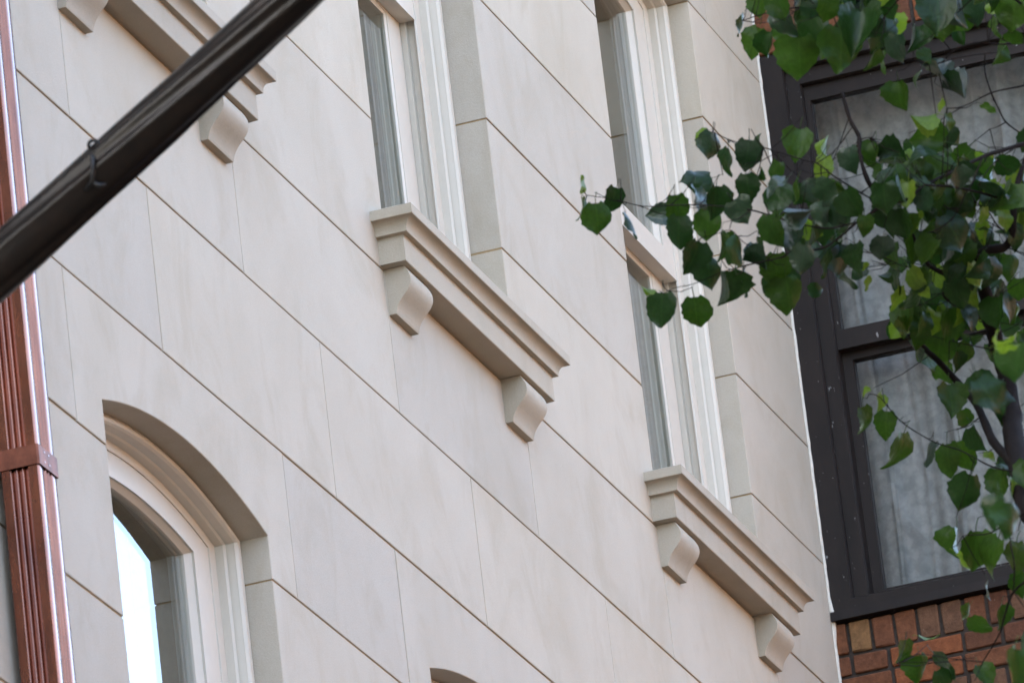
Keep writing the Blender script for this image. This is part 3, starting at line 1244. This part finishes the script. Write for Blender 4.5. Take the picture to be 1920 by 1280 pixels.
# leaf meshes: heart shaped blade folded along the midrib, finely toothed, on a short stalk; unit length
def leaf_mesh(fold, curl, seed, wid=.5):
    rr = random.Random(seed * 17 + 3)
    mb = MB()
    ys = [0.0, .04, .11, .20, .30, .40, .50, .60, .70, .79, .87, .94, 1.0]
    pk = rr.uniform(.25, .42)                  # where the blade is widest
    bend = rr.uniform(-.16, .16)               # the tip swings to one side
    wave, wph, wfr = rr.uniform(.015, .05), rr.uniform(0, 6.3), rr.uniform(6, 11)
    asy = rr.uniform(-.12, .12)
    rows = []
    for k, y in enumerate(ys):
        if y < pk:
            ww = math.sqrt(max(0, 1 - ((pk - y) / (pk + .04)) ** 2))
        else:
            q = (y - pk) / (1 - pk)
            ww = (1 - q ** 2.1) * (1 - .35 * q ** 4) + .012
        ww *= wid
        zc = -curl * (y - .35) ** 2 * (1 if y > .35 else .4)
        row = []
        for f in (-1, -.6, 0, .6, 1):
            edge = abs(f) == 1
            tooth = 1 + (.045 * (1 if k % 2 else -1) + rr.uniform(-.05, .04)) if edge else 1
            x = f * ww * tooth * (1 + asy * (1 if f > 0 else -1))
            yy = y - (.07 if (k == 0 and edge) else 0) - (.035 if edge and 0 < k < 4 else 0)
            z = zc + abs(x) * math.tan(fold) - .30 * x * x + wave * math.sin(wfr * yy + wph + 1.3 * f) * abs(f) * 1.6
            row.append((x * math.cos(fold * .6) + bend * y * y, yy, z))
        rows.append(row)
    mb.grid(rows)
    s1 = rr.uniform(-1, 1)
    st = [(0, .02, 0), (.02 * s1, -.16, .02), (.05 * s1, -.26, .05), (.08 * s1, -.34, .08)]
    mb.tube([Vector(p) for p in st], [.013, .011, .011, .014], 4)
    return mesh('leaf', mb.v, mb.f, True)


LM = {}
for nm in ('leaf', 'leaf_mid', 'leaf_gloss', 'leaf_young'):
    LM[nm] = []
    for k in range(14):
        fo = (.08, .20, .35, .55, .85, -.2, .30, .12, 1.05, .45, -.35, .65, .25, .15)[k]
        cu = (.2, .4, .6, .3, .5, .35, .9, .1, .3, .7, .5, .2, 1.1, .5)[k]
        me = leaf_mesh(fo, cu, k + 1, (.50, .46, .48, .50, .52, .44, .47, .53, .52, .42, .48, .49, .45, .40)[k] * (.78 if nm == 'leaf_young' else 1))
        me.materials.append(M[nm])
        LM[nm].append(me)

LEAVES = """
1093 346 36 -95 .6 y;1092 391 42 90 .25 m;1120 410 62 80 1 m;1148 377 54 105 .8 d;1186 420 62 62 .22 d;1235 406 56 185 .8 b;1267 394 60 90 .9 m;1272 436 66 92 .8 d
1308 336 64 178 .9 d;1312 379 62 80 .7 b;1340 380 70 92 .7 d;1327 422 58 90 1 m;1315 256 36 150 .7 y;1332 272 56 102 .8 b;1362 304 50 100 .5 d
1240 580 72 95 .65 d;1216 542 24 180 .5 y;1305 586 68 86 1 m;1300 484 70 110 .9 d;1330 510 76 85 .9 d;1354 539 66 80 .9 d;1352 462 56 92 .6 m;1382 469 62 -80 .8 d
1422 460 36 90 .7 d;1414 494 52 20 .7 b;1399 527 58 80 .2 d;1439 535 44 95 .6 d;1450 432 66 78 .8 m;1401 293 62 95 .8 b;1420 261 26 -90 .5 d;1403 353 62 80 .9 d;1424 325 24 -60 .6 d
1390 396 56 55 .8 b;1452 321 42 110 .7 m;1454 347 56 150 .8 b;1497 272 62 92 1 m;1549 274 40 -90 .5 y;1544 317 54 97 .9 y;1594 300 54 80 .9 b;1461 376 60 85 .9 d;1495 359 52 95 .5 m;1521 359 50 160 .7 b
1549 355 50 20 .6 b;1581 353 46 30 .8 m;1497 391 52 0 .3 b;1538 400 56 100 .8 b;1562 400 60 80 .8 b;1585 415 50 90 .8 d;1600 381 68 55 .9 d;1491 441 72 95 .8 b;1521 437 60 95 .5 d;1575 434 46 150 .7 b;1622 424 42 90 .8 m
1456 505 66 95 .9 m;1479 554 76 84 1 m;1505 486 62 100 .9 b;1550 494 62 95 .4 d;1572 486 66 80 .9 b;1599 482 62 100 .6 d;1587 525 52 42 .25 d;1625 501 20 120 .6 y;1627 531 34 95 .7 y;1657 514 24 150 .7 m;1655 465 52 95 .8 b;1672 480 52 95 .7 m;1681 560 52 112 .6 y
1411 79 62 120 .9 m;1392 48 48 100 .25 d;1446 84 56 92 .7 d;1427 9 56 90 .9 m;1465 11 56 70 .9 m;1472 41 62 60 .7 b;1502 22 62 90 .9 d;1499 111 84 88 1 m;1521 64 62 90 .9 d;1525 24 54 60 .8 b;1577 94 88 92 .9 m;1549 88 48 140 .8 m;1549 15 56 95 .9 m;1611 62 86 90 1 d;1622 22 78 80 .9 d;1590 4 64 100 .9 d;1632 112 48 110 .4 m
1637 47 84 90 .9 d;1682 92 58 92 .8 b;1654 116 48 92 .3 m;1710 75 54 90 .8 d;1736 105 36 60 .7 m;1759 28 78 90 1 d;1770 50 58 90 .9 m;1800 43 62 10 .6 m;1835 24 62 100 .8 b;1866 51 48 92 .45 m;1901 28 70 90 1 m;1901 73 42 40 .8 m;1869 101 40 105 .6 m;1759 144 60 30 .7 b;1687 180 58 80 .8 m;1717 148 38 120 .2 m;1731 219 52 168 .35 y;1762 195 34 -80 .5 y;1779 230 40 80 .7 m;1789 172 52 20 .7 b;1856 204 38 30 .3 m
1740 261 72 185 1 m;1732 284 62 178 .3 d;1777 257 52 80 .8 b;1641 293 56 92 .8 m;1661 282 52 150 .7 b;1674 306 56 0 .6 d;1654 325 38 100 .7 m;1672 338 38 72 .6 d;1717 299 38 90 .7 y;1702 329 60 70 .9 m;1725 332 62 55 .7 d;1764 321 66 92 .9 m;1794 336 52 90 .8 b;1819 321 48 10 .7 b;1890 312 50 15 .8 d;1899 342 38 80 .8 y;1869 346 70 25 .25 b;1702 366 56 95 .8 y;1731 376 48 80 .7 b;1762 380 74 95 .9 m;1785 385 62 80 .8 m;1809 385 60 92 .9 m;1661 368 30 -30 .5 d
1654 408 48 60 .8 d;1676 419 42 95 .6 m;1723 419 48 -60 .7 y;1723 464 62 92 1 m;1755 400 70 100 .9 d;1789 436 86 60 .8 d;1836 449 70 80 .8 b;1862 432 62 10 .7 b;1815 393 44 80 .8 m;1845 406 42 92 .8 y;1882 412 42 80 .8 y;1897 500 52 88 .9 m;1796 474 68 160 .7 d;1856 511 70 92 .5 d;1725 528 56 120 .7 m;1762 522 48 60 .8 y;1710 562 62 140 .6 d;1749 552 56 100 .8 d;1794 549 62 95 .8 d;1817 552 52 85 .8 y;1888 579 56 60 .8 b;1721 592 56 95 .7 m;1751 594 62 95 .8 y;1701 596 60 100 .6 m;1781 609 66 90 .9 m;1912 543 44 90 .9 m;1873 474 48 95 .8 d
1722 626 52 90 .8 m;1716 658 48 62 .4 b;1697 619 24 120 .6 y;1775 622 70 95 .9 m;1761 649 70 95 .9 m;1744 673 62 60 .8 m;1812 660 44 95 .8 m;1792 679 44 90 .7 d;1822 636 44 175 .5 d;1771 700 48 85 .8 m;1784 751 64 80 .8 m;1831 717 62 190 .8 d;1856 743 80 60 .8 d;1867 637 38 -88 .35 y;1888 640 46 -15 .35 y;1890 652 44 -10 .3 y;1907 679 80 92 .9 d;1871 585 60 92 .8 d;1625 736 22 150 .7 y;1649 755 34 100 .9 y;1622 789 60 84 .45 m;1661 798 64 92 .9 m;1877 762 70 90 .8 d
1686 847 78 100 .7 m;1739 849 50 112 .6 b;1778 862 70 84 .9 m;1807 855 66 80 .8 m;1809 923 74 108 .9 d;1835 821 56 60 .7 d;1858 857 30 20 .5 y;1871 876 48 175 .4 m;1877 906 60 90 .9 m;1901 919 48 90 .8 y;1863 957 70 100 .7 d;1899 974 66 90 .8 d;1792 1017 62 92 .5 m;1829 1032 76 92 .8 m;1854 1040 76 115 .8 m;1905 1044 66 90 .9 m;1805 1055 48 60 .4 y
1851 1107 38 92 .3 b;1813 1148 36 112 .6 m;1837 1172 54 48 .8 m;1876 1156 54 92 .8 m;1695 1223 52 92 .7 m;1725 1254 62 88 .9 m;1774 1246 62 40 .3 b;1740 1196 36 12 .25 y;1847 1268 48 60 .8 m;1904 1254 74 90 .9 m;1770 1274 48 60 .8 d
"""
NEAR = {(1867, 637), (1888, 640), (1890, 652), (1907, 679), (1856, 743), (1863, 957), (1899, 974), (1904, 1254)}
items = []
for ln in LEAVES.strip().split('\n'):
    for it in ln.split(';'):
        a = it.split()
        items.append((float(a[0]), float(a[1]), float(a[2]), float(a[3]), float(a[4]), a[5]))
# fill the crown beyond the right edge and above the picture, and thicken it where the photograph is dense
rf = random.Random(21)
for k in range(92):
    z = rf.random()
    if z < .46:
        u, v = rf.uniform(1650, 1915), rf.uniform(300, 640)
    elif z < .60:
        u, v = rf.uniform(1430, 1915), rf.uniform(-40, 40)
    else:
        u, v = rf.uniform(1925, 2080), rf.uniform(-60, 1250)
    items.append((u, v, rf.uniform(42, 68), rf.uniform(60, 125), rf.uniform(.5, 1), rf.choice('mddbmdy')))
twigs = MB()
for (u, v, L, ang, wfac, tone) in items:
    near = (int(u), int(v)) in NEAR
    d = dep(u, v, rnd.uniform(-.07, .17))
    if near:
        d -= 2.6
    px = d / LENS_PX
    th = math.radians(ang + rnd.uniform(-5, 5))
    t_img = RV * math.cos(th) - UV * math.sin(th)
    tau = rnd.uniform(-.45, .25)
    yax = (t_img * math.cos(tau) + FV * math.sin(tau)).normalized()
    if tone == 'b':
        nn = (-FV + Vector((0, 0, rnd.uniform(.55, 1.0))) + Vector((0, rnd.uniform(-.3, .3), 0)))
    else:
        nn = -FV + Vector((rnd.uniform(-.2, .2), rnd.uniform(-.3, .3), rnd.uniform(-.35, .25)))
    zax = (nn - yax * nn.dot(yax)).normalized()
    rho = math.acos(max(.12, min(1, wfac))) * rnd.choice((-1, 1))
    zax = (Matrix.Rotation(rho, 3, yax) @ zax).normalized()
    xax = yax.cross(zax)
    leng = L * px * rnd.uniform(.88, 1.04) / max(math.cos(tau), .75)
    c = at_depth(u, v, d)
    org = c - yax * leng * .48
    mn = {'y': 'leaf_young', 'm': 'leaf_mid', 'b': 'leaf_gloss', 'd': 'leaf'}[tone]
    me = rnd.choice(LM[mn])
    lf = bpy.data.objects.new('leaf', me)
    COL.objects.link(lf)
    lf.parent = tree
    wx = leng * rnd.uniform(.95, 1.12)
    m3 = Matrix((xax * wx, yax * leng, zax * leng)).transposed()
    m4 = m3.to_4x4()
    m4.translation = org - to
    lf.matrix_local = m4
    base = org - yax * leng * .33 + zax * leng * .075
    best = min(bsamples, key=lambda p_: (p_ - base).length_squared)
    mid = (base + best) / 2 + Vector((0, 0, -.006))
    if (best - base).length < .22:
      twigs.tube([base - to, mid - to, best - to], [.0007, .0010, .0012], 4, False)
# the small leaves deeper in the crown, too many to count
fv, ff, fm = [], [], []
mats = ['leaf', 'leaf_mid', 'leaf_young']
rf = random.Random(77)
for k in range(120):
    z = rf.random()
    if z < .55:
        u, v = rf.gauss(1790, 75), rf.gauss(450, 115)
    elif z < .72:
        u, v = rf.uniform(1440, 1900), rf.uniform(-50, 75)
    elif z < .85:
        u, v = rf.gauss(1520, 60), rf.gauss(420, 45)
    else:
        u, v = rf.uniform(1860, 2060), rf.uniform(0, 1200)
    d = dep(u, v, rf.uniform(.10, .55))
    L_ = rf.uniform(30, 54) * d / LENS_PX
    th = math.radians(rf.gauss(90, 35))
    yax = (RV * math.cos(th) - UV * math.sin(th) + FV * rf.uniform(-.5, .4)).normalized()
    nn = -FV + Vector((rf.uniform(-.7, .7), rf.uniform(-.7, .7), rf.uniform(-.6, .8)))
    zax = (nn - yax * nn.dot(yax)).normalized()
    xax = yax.cross(zax)
    me = rf.choice(LM['leaf'])
    org = at_depth(u, v, d) - yax * L_ * .48 - to
    i0 = len(fv)
    for vv in me.vertices:
        fv.append(org + (xax * vv.co.x + yax * vv.co.y + zax * vv.co.z) * L_)
    mi = rf.choice((0, 0, 0, 1, 1, 2))
    for pp in me.polygons:
        ff.append(tuple(i0 + q_ for q_ in pp.vertices))
        fm.append(mi)
    base = org - yax * L_ * .33 + zax * L_ * .075 + to
    best = min(bsamples, key=lambda p_: (p_ - base).length_squared)
    if (best - base).length < .16:
      twigs.tube([base - to, (base + best) / 2 - to + Vector((0, 0, -.006)), best - to], [.0007, .0009, .0012], 4, False)
lm = mesh('leaf_mass', fv, ff, True)
for nm in mats:
    lm.materials.append(M[nm])
lm.polygons.foreach_set('material_index', fm)
lmo = obj('leaf_mass', lm, None, tree)
lmo['kind'] = 'stuff'
tw = twigs.build('twig', M['bark'], tree, True)
tw['kind'] = 'stuff'
